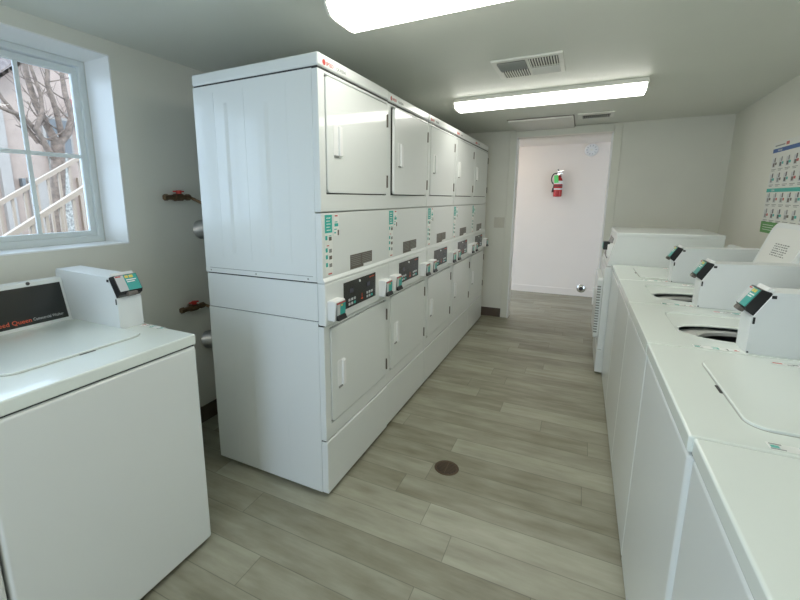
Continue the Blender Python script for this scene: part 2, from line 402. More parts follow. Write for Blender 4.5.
# ------------------------------------------------------------------ stacked dryers
D = .697; DW = .683; DH = 1.972; XD = -.9736; YD = 1.4748
def sticker(parent, name, M, w, h, rects, label=None):
    """rects: (x0,x1,y0,y1,mat) on a thin film in frame M (x right, y up)"""
    m = MB()
    e = .002
    m.box(min(r[0] for r in rects)-e, max(r[1] for r in rects)+e, min(r[2] for r in rects)-e, max(r[3] for r in rects)+e, 0, .0003, mat('label_film', (.81, .83, .80), .36), M=M)
    for (x0, x1, y0, y1, mm) in rects: m.box(x0, x1, y0, y1, .0002, .0007, mm, M=M)
    o = m.build(name, parent)
    if label: o['label'] = label
    return o
def dryer():
    t = empty('stacked_dryer', (XD, YD, 0))
    g = .0035
    y0, y1 = g, DW-g
    # carcass: upper and lower cabinet with pressed ribs on the sides
    m = MB()
    m.box(-D, -.03, y0, y1, 1.048, 1.915, whitem, bev=.004)
    m.box(-D, -.03, y0-.0008, y1, 1.048, 1.072, whitem, bev=.002)
    for xx in (-.37, -.66, -.075): m.cyl((xx, y0-.0015, 1.060), (xx, y0, 1.060), .004, greyp, n=10)
    m.box(-D+.004, -.0305, y0+.002, y1-.002, .871, 1.042, whitem, bev=.003)
    m.box(-D+.008, -.034, y0+.006, y1-.006, .86, 1.055, darkm)
    m.box(-D+.03, -.05, y0-.0012, y0+.002, 1.0715, 1.0735, greyp)
    m.box(-D, -.03, y0, y1, .02, .8685, whitem, bev=.004)
    for xx, za, zb in ((-.505, 1.30, 1.88), (-.275, 1.30, 1.86)):
        m.prism([(xx-.003, y0+.002), (xx, y0-.003), (xx+.022, y0+.0005), (xx+.022, y0+.002)], za-.15, zb-.05, whitem, axis='z')
    for xx in (-.57, -.39, -.16):
        m.box(xx-.0012, xx+.0012, y0-.0006, y0+.003, 1.12, 1.88, whitem)
    for xx in (-.55, -.42, -.22):
        m.box(xx-.0012, xx+.0012, y0-.0006, y0+.003, .06, .83, whitem)
    m.box(-.10, -.098, y0+.0022, y0+.006, .872, 1.043, greyp)
    m.build('cabinet', t)
    m = MB(); m.box(-D-.002, .004, y0-.0005, y1+.0005, 1.920, DH, whitem, bev=.011, seg=4)
    m.box(-D+.006, -.004, y0+.005, y1-.005, 1.908, 1.925, darkm)
    cap = m.build('top_cap', t)
    M = frame((.0045, .045, 1.934), (0, 1, 0), (0, 0, 1))
    m = MB()
    m.lathe([(.0065, 0), (.0115, .0002), (.0115, .0006), (.0065, .0006)], redm, n=20, M=M @ Matrix.Translation((.0, .006, 0)))
    m.build('emblem', cap); m = MB()
    m.text('SPEED', .021, redm, M @ Matrix.Translation((.016, -.002, 0)))
    m.text('QUEEN', .018, greyp, M @ Matrix.Translation((.096, -.001, 0)), sx=1.3)
    o = m.build('lettering', cap); o['label'] = 'small red and grey lettering on the top edge'
    # front pieces
    def front_frame(z0, z1, o0, o1, name):
        f = MB(); y_a, y_b = .052, .660
        f.box(-.0305, 0, y0, y_a, z0, z1, whitem, bev=.004); f.box(-.0305, 0, y_b, y1, z0, z1, whitem, bev=.004)
        f.box(-.0305, -.0, y_a-.008, y_b+.008, z0, o0, whitem, bev=.004); f.box(-.0305, -.0, y_a-.008, y_b+.008, o1, z1, whitem, bev=.004)
        f.box(-.0305, -.012, y_a-.01, y_b+.01, o0-.01, o1+.01, darkm)
        return f.build(name, t)
    def door(z0, z1, name):
        P = roundrect((.0555+.6565)/2, (z0+z1)/2, (.6565-.0555)/2, (z1-z0)/2, .020, 6)
        d = MB(); d.prism(P, -.012, .004, whitem, axis='x', bev=.0025, seg=2)
        dd = d.build(name, t)
        hc = (z0+z1)/2-.015 if z0 > 1 else z0+.215
        h = MB(); ya, yb = .106, .174
        h.prism(roundrect((ya+yb)/2, hc, (yb-ya)/2, .069, .008, 3), .003, .0055, plasw, axis='x')
        h.prism([(.004, hc-.066), (.004, hc+.066), (.014, hc+.060), (.016, hc-.060)], yb-.03, yb-.004, plasw, axis='y', bev=.002)
        h.box(.004, .010, ya+.004, yb-.03, hc-.067, hc-.059, greyp); 
        h.build('handle', dd)
        for zz in ((z1-.115, z1-.05), (z0+.035, z0+.10)):
            k = MB(); k.box(-.004, .006, .658, .668, zz[0], zz[1], brnp, bev=.002); k.cyl((.006, .663, zz[0]), (.006, .663, zz[1]), .004, brnp, n=10); k.build('hinge', dd)
        return dd
    front_frame(1.350, 1.912, 1.424, 1.900, 'upper_front')
    door(1.429, 1.895, 'upper_door')
    front_frame(.296, .848, .366, .832, 'lower_front')
    door(.371, .827, 'lower_door')
    m = MB(); m.box(-.0305, .001, y0, y1, 1.064, 1.345, whitem, bev=.004)
    m.prism([(-.03, 1.045), (-.03, 1.066), (.001, 1.066), (.010, 1.052), (.010, 1.045)], y0, y1, whitem, axis='y', bev=.002)
    m.build('service_panel', t)
    m = MB(); m.box(-.0305, .0105, y0, y1, .852, 1.044, whitem, bev=.008, seg=3); m.box(-.0305, -.006, y0+.003, y1-.003, .84, .86, darkm)
    band = m.build('control_band', t)
    m = MB(); m.box(-.0305, .004, y0, y1, .022, .290, whitem, bev=.006, seg=3); m.box(-.03, -.008, y0+.004, y1-.004, .28, .30, darkm)
    m.build('base_panel', t)
    for fx in (-.05, -D+.06):
        for fy in (.06, DW-.06):
            m = MB(); m.cyl((fx, fy, 0), (fx, fy, .006), .025, rubber, n=16); m.cyl((fx, fy, .005), (fx, fy, .03), .008, steel, n=10); m.build('foot', t)
    # rating plate
    m = MB(); M = frame((.0012, .245, 1.070), (0, 1, 0), (0, 0, 1))
    m.box(0, .233, 0, .070, 0, .0008, brnp, M=M)
    for k in range(6): m.box(.008, .105, .060-k*.009, .063-k*.009, .0008, .0011, greyp, M=M); m.box(.122, .222, .060-k*.009, .063-k*.009, .0008, .0011, greyp, M=M)
    m.box(.135, .233, 0, .013, .0009, .0014, plasw, M=M)
    m.build('rating_plate', t)
    # control panel
    m = MB(); M = frame((.0106, .160, .892), (0, 1, 0), (0, 0, 1))
    m.box(0, .338, 0, .128, 0, .003, panelb, bev=.002, M=M)
    cp = m.build('control_panel', t)
    m = MB()
    m.text('Speed Queen', .011, redb, M @ Matrix.Translation((.262, .112, .003)))
    m.build('lettering', cp); m = MB()
    m.box(.178, .182, .016, .046, .003, .0034, redb, M=M); m.box(.170, .190, .016, .022, .003, .0034, redb, M=M)
    m.build('indicator', cp)
    for x in (.055, .235):
        m = MB(); m.box(x, x+.035, .070, .092, .003, .0036, mat('display_window', (.06, .06, .08), .1), M=M); m.build('display', cp)
    for bx in (.04, .228):
        for i in range(3):
            for j in range(2):
                m = MB(); m.box(bx+i*.026, bx+i*.026+.016, .012+j*.020, .024+j*.020, .003, .006, tealm if i == 2 and j == 0 else lgrey, bev=.001, M=M); m.build('button', cp)
    m = MB(); m.cyl((.0125, .315, 1.006), (.017, .315, 1.006), .006, plasw, n=16); m.build('indicator_light', cp)
    # card readers
    for ya in (.020, .545):
        m = MB()
        m.prism([(.008, .876), (.008, .966), (.047, .966), (.053, .954), (.047, .876)], ya, ya+.088, plasw, axis='y', bev=.004)
        rd = m.build('card_reader', t)
        M = frame((.0515, ya+.008, .880), (0, 1, 0), (.03, 0, 1))
        m = MB(); m.box(0, .072, 0, .078, -.002, .002, blackp, M=M)
        m.box(0, .024, .022, .076, .002, .0035, lgrey, M=M); m.box(.024, .070, .022, .072, .002, .0037, tealr, M=M)
        m.box(.0, .070, .071, .077, .002, .0037, redm, M=M); m.box(.03, .045, .060, .068, .0037, .004, yelm, M=M)
        m.prism([(0, 0), (.012, 0), (.004, .018), (0, .018)], .0, .072, blackp, axis='y', M=frame((.0525, ya+.008, .879), (1, 0, 0), (0, 1, 0)))
        m.build('reader_face', rd)
    # printed labels: tall teal one and its small neighbour
    M = frame((.0012, .028, 1.085), (0, 1, 0), (0, 0, 1))
    R = [(0, .058, .175, .252, tealm)]
    for k in range(5): R.append((.012, .046 - .006*(k % 2), .184+k*.013, .189+k*.013, plasw))
    for k, z in enumerate((.145, .092, .062, .028)): R.append((.002, .018, z, z+.018, tealm)); R.append((.030, .052, z-.004, z+.012, greyp if k % 2 else brnp))
    R += [(.012, .03, .118, .122, redm), (.020, .050, -.008, -.002, redm), (.03, .05, .160, .163, tealm)]
    sticker(t, 'instruction_label', M, 0, 0, R, 'teal and grey printed instruction strip')
    M = frame((.0012, .104, 1.24), (0, 1, 0), (0, 0, 1))
    sticker(t, 'small_label', M, 0, 0, [(.006, .03, .088, .094, redm), (.004, .028, .062, .066, tealm), (.002, .034, .044, .058, tealm), (0, .022, .03, .034, tealm), (.0, .014, .014, .02, tealm), (.028, .040, .004, .028, brnp)])
    return t
proto = dryer()
DLAB = ['white stacked dryer nearest the camera, its whole side wall in view',
        'white stacked dryer second from the camera, upper door standing slightly open',
        'white stacked dryer in the middle of the row of five',
        'white stacked dryer fourth from the camera, next to last in row',
        'white stacked dryer at far end of row, beside the doorway wall']
stacks = []
for i in range(5):
    o = proto if i == 0 else copy_tree(proto)
    o.location = (XD+(.006 if i == 0 else 0), YD+i*DW, 0); tag(o, DLAB[i], 'dryer', 'stacked dryers along the left wall')
    stacks.append(o)
# the second stack's upper door stands a little open on its far-side hinges
for ch in kids(stacks[1]):
    if ch.name.startswith('upper_door'):
        a = math.radians(1.6); hy = .657
        ch.matrix_local = Matrix.Translation((0, hy, 0)) @ Matrix.Rotation(a, 4, 'Z') @ Matrix.Translation((0, -hy, 0)) @ ch.matrix_local

# ------------------------------------------------------------------ washers
WW = .655; WD = .711; HT = .905
def polar(cx, cy, pts_fn, n=96, extra=()):
    A = sorted(set([2*PI*k/n for k in range(n)] + list(extra))); return A
def ray_rect(cx, cy, a, x0, x1, y0, y1):
    dx, dy = math.cos(a), math.sin(a); t = 1e9
    if dx > 1e-9: t = min(t, (x1-cx)/dx)
    if dx < -1e-9: t = min(t, (x0-cx)/dx)
    if dy > 1e-9: t = min(t, (y1-cy)/dy)
    if dy < -1e-9: t = min(t, (y0-cy)/dy)
    return (cx+dx*t, cy+dy*t)
def washer(name, lid, meter_off, lid_front, meter_tag=True):
    """local: front at x=0 facing +x, body to x=-WD, y from -WW/2 to WW/2, meter case on the +y side"""
    t = empty(name, (0, 0, 0))
    hw_ = WW/2-.0015
    m = MB(); m.box(-WD+.004, -.030, -hw_+.002, hw_-.002, .02, .862, whitem, bev=.003)
    if lid == 'open':   # leave the tub's space free: replace the block by walls
        m.bm.clear(); m = MB()
        m.box(-WD+.004, -.030, -hw_+.002, -hw_+.008, .02, .862, whitem); m.box(-WD+.004, -.030, hw_-.008, hw_-.002, .02, .862, whitem)
        m.box(-WD+.004, -WD+.010, -hw_+.002, hw_-.002, .02, .862, whitem); m.box(-WD+.004, -.030, -hw_+.002, hw_-.002, .02, .03, whitem)
    m.build('cabinet', t)
    m = MB(); m.box(-.040, -.003, -hw_, hw_, .022, .858, whitem, bev=.012, seg=4); m.box(-.04, -.012, -hw_+.006, hw_-.006, .85, .87, darkm)
    m.build('front_panel', t)
    for fx in (-.07, -WD+.06):
        for fy in (-hw_+.05, hw_-.05):
            m = MB(); m.cyl((fx, fy, 0), (fx, fy, .007), .022, rubber, n=16); m.cyl((fx, fy, .006), (fx, fy, .03), .007, steel, n=10); m.build('foot', t)
    ly0, ly1 = -.205, .262-.027   # lid span in y (shifted to the meter side)
    lx0, lx1 = -.62, -lid_front
    # top
    if lid == 'closed':
        m = MB(); m.box(-WD, 0, -hw_, hw_, .864, HT, topm, bev=.006, seg=3)
        tp = m.build('top_panel', t)
        P = roundrect((lx0+lx1)/2, (ly0+ly1)/2, (lx1-lx0)/2, (ly1-ly0)/2, .045, 8)
        Pg = roundrect((lx0+lx1)/2, (ly0+ly1)/2, (lx1-lx0)/2+.0025, (ly1-ly0)/2+.0025, .0475, 8)
        ld = MB(); ld.prism(Pg, HT-.002, HT+.0006, mat('lid_seam', (.35, .36, .33), .6), axis='z')
        ld.prism(P, HT-.002, HT+.007, topm, axis='z', bev=.003, seg=3)
        l = ld.build('lid', t)
        h = MB(); h.prism(roundrect(lx1+.0045, (ly0+ly1)/2+.01, .0035, .026, .003, 4), HT, HT+.0012, darkm, axis='z'); h.build('finger_slot', l)
    else:
        cx, cy, RX, RY = -.332, .056, .195, .108
        def ell(a, g):
            c_, s_ = math.cos(a), math.sin(a); q = ((abs(c_)/(RX+g))**2.4+(abs(s_)/(RY+g))**2.4)**(-1/2.4); return (cx+q*c_, cy+q*s_)
        cor = [math.atan2(sy*hw_-cy, sx-cx) % (2*PI) for sx in (-WD, 0) for sy in (-1, 1)]
        A = sorted(set([2*PI*k/96 for k in range(96)]+cor))
        seat = roundrect((lx0+lx1)/2, (ly0+ly1)/2, (lx1-lx0)/2, (ly1-ly0)/2, .05, 8)
        loops = []
        def rl(x0, x1, y0, y1, z): loops.append([(*ray_rect(cx, cy, a, x0, x1, y0, y1), z) for a in A])
        rl(-WD, 0, -hw_, hw_, .864); rl(-WD, 0, -hw_, hw_, HT-.004); rl(-WD+.0015, -.0015, -hw_+.0015, hw_-.0015, HT-.001); rl(-WD+.005, -.005, -hw_+.005, hw_-.005, HT)
        def seatloop(e, z):
            L = []
            for a in A:   # superellipse-like rounded seat
                x, y = ray_rect(cx, cy, a, lx0-e, lx1+e, ly0-e, ly1+e)
                # soften corners
                q = ((abs(x-(lx0+lx1)/2)/((lx1-lx0)/2+e))**10+(abs(y-(ly0+ly1)/2)/((ly1-ly0)/2+e))**10)**(.1)
                L.append((cx+(x-cx)/q, cy+(y-cy)/q, z))
            loops.append(L)
        seatloop(0, HT); seatloop(-.005, HT-.006)
        for g, z in ((.010, HT-.007), (.003, HT-.009), (.0, HT-.013), (.002, HT-.016), (.03, HT-.017)):
            loops.append([(*ell(a, g), z) for a in A])
        b = bmesh.new(); vs = [[b.verts.new(p) for p in L] for L in loops]; n = len(A)
        for u, v in zip(vs, vs[1:]):
            for k in range(n): b.faces.new((u[k], u[(k+1) % n], v[(k+1) % n], v[k]))
        bmesh.ops.recalc_face_normals(b, faces=b.faces)
        m = MB(); m.merge(b, topm, True); tp = m.build('top_panel', t)
        m = MB()   # tub ring, basket and agitator
        Mt = Matrix.Translation((cx, cy, 0))
        R = .22; Mt = Matrix.Translation((-.342, .096, 0))
        m.lathe([(R, HT-.034), (.156, HT-.028), (.150, HT-.033), (.150, HT-.046), (R, HT-.05), (R, HT-.034)], mat('tub_ring', (.62, .63, .60), .35), n=48, M=Mt, caps=False)
        m.lathe([(R, HT-.05), (R, .35), (.001, .34), (.001, .342), (R-.002, .352), (R-.002, HT-.05)], tubm, n=48, M=Mt, caps=False)
        tb = m.build('tub', t)
        m = MB(); m.lathe([(.001, .342), (.14, .345), (.06, .40), (.045, .50), (.04, .72), (.03, .75), (.001, .755)], plasw, n=24, M=Mt)
        for k in range(4):
            a = k*PI/2; m.box(.035, .10, -.006, .006, .36, .62, plasw, bev=.003, M=Mt @ Matrix.Rotation(a, 4, 'Z'))
        m.build('agitator', tb)
        # raised lid, leaning back on its hinge
        LH = .385; lean = math.radians(17)
        M = Matrix.Translation((lx0+.082, 0, HT+.004)) @ Matrix.Rotation(-lean, 4, 'Y')
        hy = (ly1-ly0)/2; yc = (ly0+ly1)/2
        P = [(yc-hy+.01, 0), (yc+hy-.01, 0)]+[(u, v) for u, v in roundrect(yc, LH/2, hy, LH/2, .05, 8)[:18]]
        P = [(yc+hy, .0)] + roundrect(yc, LH/2, hy, LH/2, .05, 8)[:18] + [(yc-hy, .0)]
        l = MB(); l.prism(P, -.012, .0, boxm, axis='x', bev=.003, M=M)
        Pi = [(yc+(u-yc)*.84, .018+v*.89) for u, v in P]
        l.prism(Pi, -.001, .002, mat('lid_liner', (.80, .81, .78), .4), axis='x', M=M)
        lo = l.build('lid', t)
        h = MB(); h.cyl(M @ Vector((-.006, yc-hy+.02, 0)), M @ Vector((-.006, yc+hy-.02, 0)), .007, topm, n=12)
        for s in (-1, 1): h.box(-.010, .006, yc+s*(hy-.012)-.008, yc+s*(hy-.012)+.008, -.006, .012, blackp, bev=.002, M=M)
        h.build('hinge', lo)
        Mf = M @ frame((.0023, yc-.12, .19), (0, 1, 0), (0, 0, 1))
        m = MB()
        rr = random.Random(5)
        for r in range(6):
            x = .05
            while x < .20:
                w = rr.uniform(.008, .022); m.box(x, x+w, .09-r*.011, .095-r*.011, 0, .0004, greyp, M=Mf); x += w+rr.uniform(.004, .012)
        m.cyl(M @ Vector((.0, yc+.11, .13)), M @ Vector((.005, yc+.11, .13)), .009, blackp, n=14)
        m.build('lid_notice', lo)
    # console along the back
    m = MB(); cx1 = -WD+.075; ya, yb = -hw_+.006, hw_-(.113 if meter_off < .3 else .098)
    prof = [(-WD+.002, HT), (-WD+.002, HT+.175), (-WD+.020, HT+.185), (-WD+.045, HT+.180), (-WD+.086, HT+.012), (-WD+.09, HT)]
    m.prism(prof, ya, yb, whitem, axis='y', bev=.004, seg=3); cs = m.build('console', t)
    sl = Vector((-.041, 0, .168)).normalized()
    M = frame((-WD+.0845, ya+.012, HT+.018), (0, 1, 0), sl); Lc = yb-ya-.024
    m = MB(); m.box(0, Lc, 0, .150, -.002, .0012, panelb, bev=.0008, M=M)
    m.text('Speed Queen', .024, redb, M @ Matrix.Translation((Lc-.262, .012, .0012)), sx=1.0)
    m.text('Commercial Washer', .0165, lgrey, M @ Matrix.Translation((Lc-.138+.012, .014, .0012)), sx=.78)
    m.build('control_face', cs)
    m = MB(); m.cyl((-WD+.040, .105, HT+.172), (-WD+.048, .105, HT+.176), .007, blackp, n=14); m.build('lock_plug', cs)
    # card meter case
    f = -meter_off; y1m = hw_-(.012 if meter_off < .3 else -.003); y0m = y1m-.100
    prof = [(f, HT), (f, HT+.118), (f-.045, HT+.205), (f-.40 if f-.40 > -WD else -WD, HT+.215), (max(f-.425, -WD), HT+.20), (max(f-.425, -WD), HT)]
    m = MB(); m.prism(prof, y0m, y1m, boxm, axis='y', bev=.0025); mc = m.build('card_meter', t)
    s = Vector((-.045, 0, .087)).normalized(); nrm = Vector((.087, 0, .045)).normalized()
    M = frame((f, y0m, HT+.118), (0, 1, 0), s)     # x along y, y up the slope, z = outwards
    m = MB(); m.prism([(.008, -.004), (.012, .022), (.022, .032), (.090, .029), (.095, .004), (.088, -.004)], .002, .098, blackp, axis='x', bev=.002, M=M)
    hd = m.build('reader_head', mc)
    m = MB(); Ml = M @ frame((0, .019, .0325), (1, 0, 0), (0, .068, -.003))
    m.box(.006, .040, .003, .068, 0, .0014, lgrey, M=Ml); m.box(.040, .094, .003, .068, 0, .0016, tealr, M=Ml)
    m.box(.008, .03, .061, .066, .0014, .0018, redm, M=Ml); m.box(.044, .058, .054, .065, .0016, .002, yelm, M=Ml); m.box(.062, .078, .054, .065, .0016, .002, yelm, M=Ml)
    m.box(.046, .086, .044, .048, .0016, .002, plasw, M=Ml); m.box(.046, .078, .036, .040, .0016, .002, plasw, M=Ml)
    m.build('reader_label', hd)
    m = MB(); m.box(.03, .07, .002, .018, .018, .037, knobg, bev=.004, M=M); m.build('card_slot', hd)
    m = MB(); m.box(.004, .096, .084, .106, .0, .018, plasw, bev=.004, M=M); m.build('reader_cap', mc)
    m = MB()
    for yy in (y1m+.0005, y0m-.0005):
        m.box(f-.010, f-.004, yy-.0015, yy+.0015, HT+.100, HT+.122, blackp, bev=.001)
        m.box(f-.052, f-.040, yy-.0015, yy+.0015, HT+.186, HT+.196, blackp, bev=.001)
    m.cyl((f-.004, y1m-.0, HT+.006), (f-.004, y1m+.002, HT+.006), .003, blackp, n=8)
    m.build('lock', mc)
    # printed sticker in front of the meter
    M = frame((f+.132, y1m+.004, HT+.0002), (-1, 0, 0), (0, -1, 0))
    R = [(.0, .024, .006, .009, greyp), (.002, .016, .012, .022, tealp), (.002, .022, .026, .030, greyp), (.050, .066, .008, .011, tealp), (.064, .068, .010, .018, tealp), (.052, .066, .017, .020, tealp), (.064, .068, .020, .028, tealp), (.050, .066, .027, .030, tealp), (.088, .092, .008, .026, greyp), (.106, .120, .012, .016, redm), (.110, .116, .020, .026, redm)]
    sticker(t, 'price_label', M, 0, 0, R, 'small teal, grey and red printed label')
    M = frame((-.315, -hw_+.066, HT+.0002), (-1, 0, 0), (0, -1, 0))
    R = [(.0, .022, .012, .020, redm), (.032, .046, .006, .011, greyp), (.046, .058, .011, .018, greyp), (.066, .090, .014, .020, tealm), (.070, .086, .004, .009, tealm), (.104, .130, .004, .010, tealm), (.110, .14, .014, .020, tealm)]
    sticker(t, 'caution_label', M, 0, 0, R, 'thin strip of red, grey and teal print')
    return t

wc = washer('top_load_washer', 'closed', .268, .122)
wo = washer('top_load_washer', 'open', .268, .118)
XW, YW = .2428, 3.6483
WG = 'top-load washers along the right wall'
spec = [(wc, 'white top-load washer at far end of its row, against the taller machine', 'c'),
        (wo, 'white top-load washer second in its row, lid raised showing printed notice', 'o'),
        (wo, 'white top-load washer with round tub opening beside the big card box', 'o'),
        (wc, 'white top-load washer with closed lid near right edge of photo', 'c'),
        (wc, 'white top-load washer at bottom right corner, nearest in the right row', 'c')]
used = set()
for i, (src, lab, k) in enumerate(spec):
    o = src if k not in used else copy_tree(src); used.add(k)
    o.location = (XW+(.007 if i == 4 else 0), YW-WW/2-i*WW, 0); o.rotation_euler = (0, 0, PI)
    tag(o, lab, 'washer', WG)
# big teal "3" and notice on the fourth/fifth tops
wl = washer('top_load_washer', 'closed', .302, .165)
wl.location = (-1.2640, 1.051-WW/2, 0); tag(wl, 'white top-load washer under the window with black console panel', 'washer', 'washers by the window')
w2 = copy_tree(wl); w2.location.y -= WW+.004; tag(w2, 'white washer at the left photo edge, only its front corner showing', 'washer', 'washers by the window')

# far machine: front-load dryer standing taller than the washers
def big_machine():
    Wm = .686; t = empty('front_load_dryer', (.208, 3.662+Wm/2, 0), PI, 'taller white front-load machine beyond the top-load washers, near the doorway', 'dryer')
    h = Wm/2; Dm = .69
    m = MB(); m.box(-Dm, -.02, -h, h, .02, .885, whitem, bev=.005)
    for xx in (-.06, -.045, -.03): m.box(xx-.003, xx, h-.001, h+.003, .05, .86, whitem, bev=.001)
    m.build('cabinet', t)
    m = MB(); m.prism([(-Dm, .888), (-Dm, 1.128), (-.052, 1.122), (.0, .888)], -h, h, whitem, axis='y', bev=.004); m.build('control_housing', t)
    m = MB(); m.box(-Dm-.002, -.045, -h-.001, h+.001, 1.112, 1.148, whitem, bev=.009, seg=3); m.build('top_cap', t)
    m = MB(); m.box(-.03, .008, -h, h, .215, .880, whitem, bev=.006, seg=3); m.build('front_panel', t)
    m = MB(); m.box(-.03, .012, -h, h, .022, .208, whitem, bev=.006, seg=3); m.build('base_panel', t)
    m = MB(); m.prism(roundrect(0, .53, .27, .25, .03, 6), .008, .045, whitem, axis='x', bev=.006, seg=3)
    for k in range(18): m.box(.02, .0455, .2705, .2725, .33+k*.022, .342+k*.022, greyp)
    d = m.build('door', t)
    m = MB(); m.box(.044, .056, -.24, -.21, .45, .61, plasw, bev=.004); m.build('handle', d)
    m = MB(); m.prism([(-.02, .92), (-.055, 1.08), (-.042, 1.084), (-.004, .92)], -.25, .12, panelb, axis='y', bev=.002); m.build('control_panel', t)
    m = MB(); m.box(-.045, .004, .17, .27, .95, 1.05, plasw, bev=.005); r = m.build('card_reader', t)
    m = MB(); m.box(-.012, .034, .18, .262, 1.005, 1.068, blackp, bev=.006); m.box(.034, .036, .19, .252, 1.015, 1.06, tealr); m.build('reader_head', r)
    for fx in (-.06, -Dm+.06):
        for fy in (-h+.05, h-.05):
            m = MB(); m.cyl((fx, fy, 0), (fx, fy, .03), .02, rubber, n=14); m.build('foot', t)
big_machine()

# ------------------------------------------------------------------ wall things
# poster on the right wall
def poster():
    yA, Wp, zb, zt = 3.90, .86, 1.165, 1.765
    d = Vector((-.031, -1, 0)).normalized()
    M = frame((xr(yA)-.002, yA, zb), d, (0, 0, 1)); H = zt-zb
    m = MB(); m.box(0, Wp, 0, H, 0, .003, paper, M=M)
    z = .003
    def q(x0, x1, y0, y1, mm, e=.0004): m.box(x0, x1, y0, y1, z, z+e, mm, M=M)
    q(.03, .20, H-.028, H-.020, greyp)
    q(.22, .27, H-.032, H-.012, redm)
    q(0, Wp, H-.068, H-.042, blum); m.text('WASHERS', .017, paper, M @ Matrix.Translation((.09, H-.062, z+.0004)))
    q(0, Wp, .272, .296, tealm); m.text('DRYERS', .017, paper, M @ Matrix.Translation((.09, .278, z+.0004)))
    q(0, Wp*.42, 0, .075, grnm); q(Wp*.42, Wp, 0, .055, lgrey)
    for k in range(3): q(.04, .24, .020+k*.016, .024+k*.016, paper, .0007)
    rr = random.Random(11)
    for yb in (.420, .318, .188, .084):
        for c in range(7):
            x = .015+c*.120
            mm = rr.choice([greyp, brnp, blackp])
            # little appliance, hand and caption pictograms
            q(x+.012, x+.066, yb+.014, yb+.072, lgrey)
            q(x+.024, x+.054, yb+.020, yb+.044, mm, .0006)
            q(x+.058+rr.uniform(-.008, .008), x+.088, yb+.030, yb+.046, rr.choice([redm, tealm, brnp, brnp]), .0007); q(x+.044, x+.062, yb+.050, yb+.078, rr.choice([greyp, brnp, blackp]), .0007)
            q(x+.008, x+.092, yb, yb+.004, greyp); q(x+.016, x+.07, yb-.009, yb-.005, greyp)
    tag(m.build('poster'), 'instruction poster with blue, teal and green bands on the right wall', 'poster')
poster()
# switch plate
t = empty('light_switch', (-.845, YE, 1.13), 0, 'cream double switch plate on wall left of the doorway', 'switch')
m = MB(); m.box(-.058, .058, -.006, 0, -.06, .06, mat('switch_cream', (.62, .60, .52), .4), bev=.003); m.build('plate', t)
for s in (-.024, .024):
    m = MB(); m.box(s-.016, s+.016, -.010, -.005, -.032, .032, MATS['switch_cream'], bev=.002); m.build('rocker', t)
# smoke detector on hall wall
t = empty('smoke_detector', (.055, YH, 2.055), 0, 'round white smoke detector high on the hall wall', 'smoke detector')
Mw = Matrix.Rotation(PI/2, 4, 'X')
m = MB(); m.lathe([(.085, 0), (.085, .012), (.075, .028), (.05, .036), (.001, .038)], plasw, n=32, M=Mw); m.build('housing', t)
m = MB()
for k in range(10):
    a = 2*PI*k/10; m.box(.045, .066, -.006, .006, .030, .037, lgrey, M=Mw @ Matrix.Rotation(a, 4, 'Z'))
m.cyl((0, -.037, 0), (0, -.041, 0), .014, ventw, n=16); m.build('grille', t)
# chrome cover low on the hall wall
t = MB(); t.lathe([(.060, 0), (.060, .006), (.050, .016), (.028, .024), (.018, .020), (.001, .020)], chrome, n=32, M=Matrix.Rotation(PI/2, 4, 'X'))
t.lathe([(.026, .020), (.026, .034), (.020, .038), (.001, .038)], rubber, n=20, M=Matrix.Rotation(PI/2, 4, 'X'))
o = t.build('door_stop', None, (.085, YH-.013, .115)); tag(o, 'round chrome door bumper low on hall wall by skirting', 'door stop')
# fire extinguisher
t = empty('fire_extinguisher', (-.325, YH-.075, 1.425), 0, 'red fire extinguisher with green tag hung on hall wall', 'fire extinguisher')
m = MB(); m.lathe([(.030, 0), (.052, .004), (.056, .014), (.056, .205), (.053, .235), (.040, .262), (.022, .278), (.019, .296), (.001, .296)], fired, n=32); m.build('cylinder', t)
m = MB(); m.lathe([(.0575, .178), (.0578, .180), (.0578, .214), (.0560, .222), (.0555, .222), (.0555, .178)], plasw, n=32)
m.lathe([(.0564, .10), (.0572, .101), (.0572, .118), (.0564, .119)], plasw, n=32); m.build('label_band', t)
m = MB(); m.cyl((0, 0, .290), (0, 0, .345), .017, blackp, n=18); m.cyl((0, -.012, .318), (0, -.034, .318), .016, chrome, n=18); vb = m.build('valve', t)
m = MB(); m.prism([(-.01, .335), (.010, .345), (.062, .362), (.062, .369), (0, .362), (-.02, .350)], -.010, .010, chrome, axis='y', bev=.002)
m.prism([(.0, .325), (.012, .325), (.056, .312), (.058, .320), (.010, .338), (0, .338)], -.010, .010, chrome, axis='y', bev=.002)
m.cyl((-.006, 0, .352), (-.018, -.004, .385), .006, blackp, n=10); m.build('lever', vb)
m = MB(); pts = []
for k in range(15):
    a = PI*.5+PI*k/14*.95; pts.append((-.045+.045*math.cos(a), -.012, .250+.075*math.sin(a)))
pts = [(-.006, -.006, .328)]+pts+[(-.060, -.012, .120), (-.062, -.012, .085)]
m.tube(pts, .0075, rubber, n=10); m.cyl((-.062, -.012, .125), (-.064, -.012, .065), .012, rubber, n=14, r2=.016); m.build('hose', t)
m = MB(); m.box(-.028, .026, -.064, -.061, .195, .300, tagg, M=Matrix.Rotation(math.radians(-6), 4, 'Y')); m.build('inspection_tag', t)
m = MB(); m.box(-.030, .030, .056, .0745, .02, .30, blackp, bev=.003); m.lathe([(.0575, .145), (.0590, .146), (.0590, .158), (.0575, .159)], blackp, n=32); m.build('bracket', t)

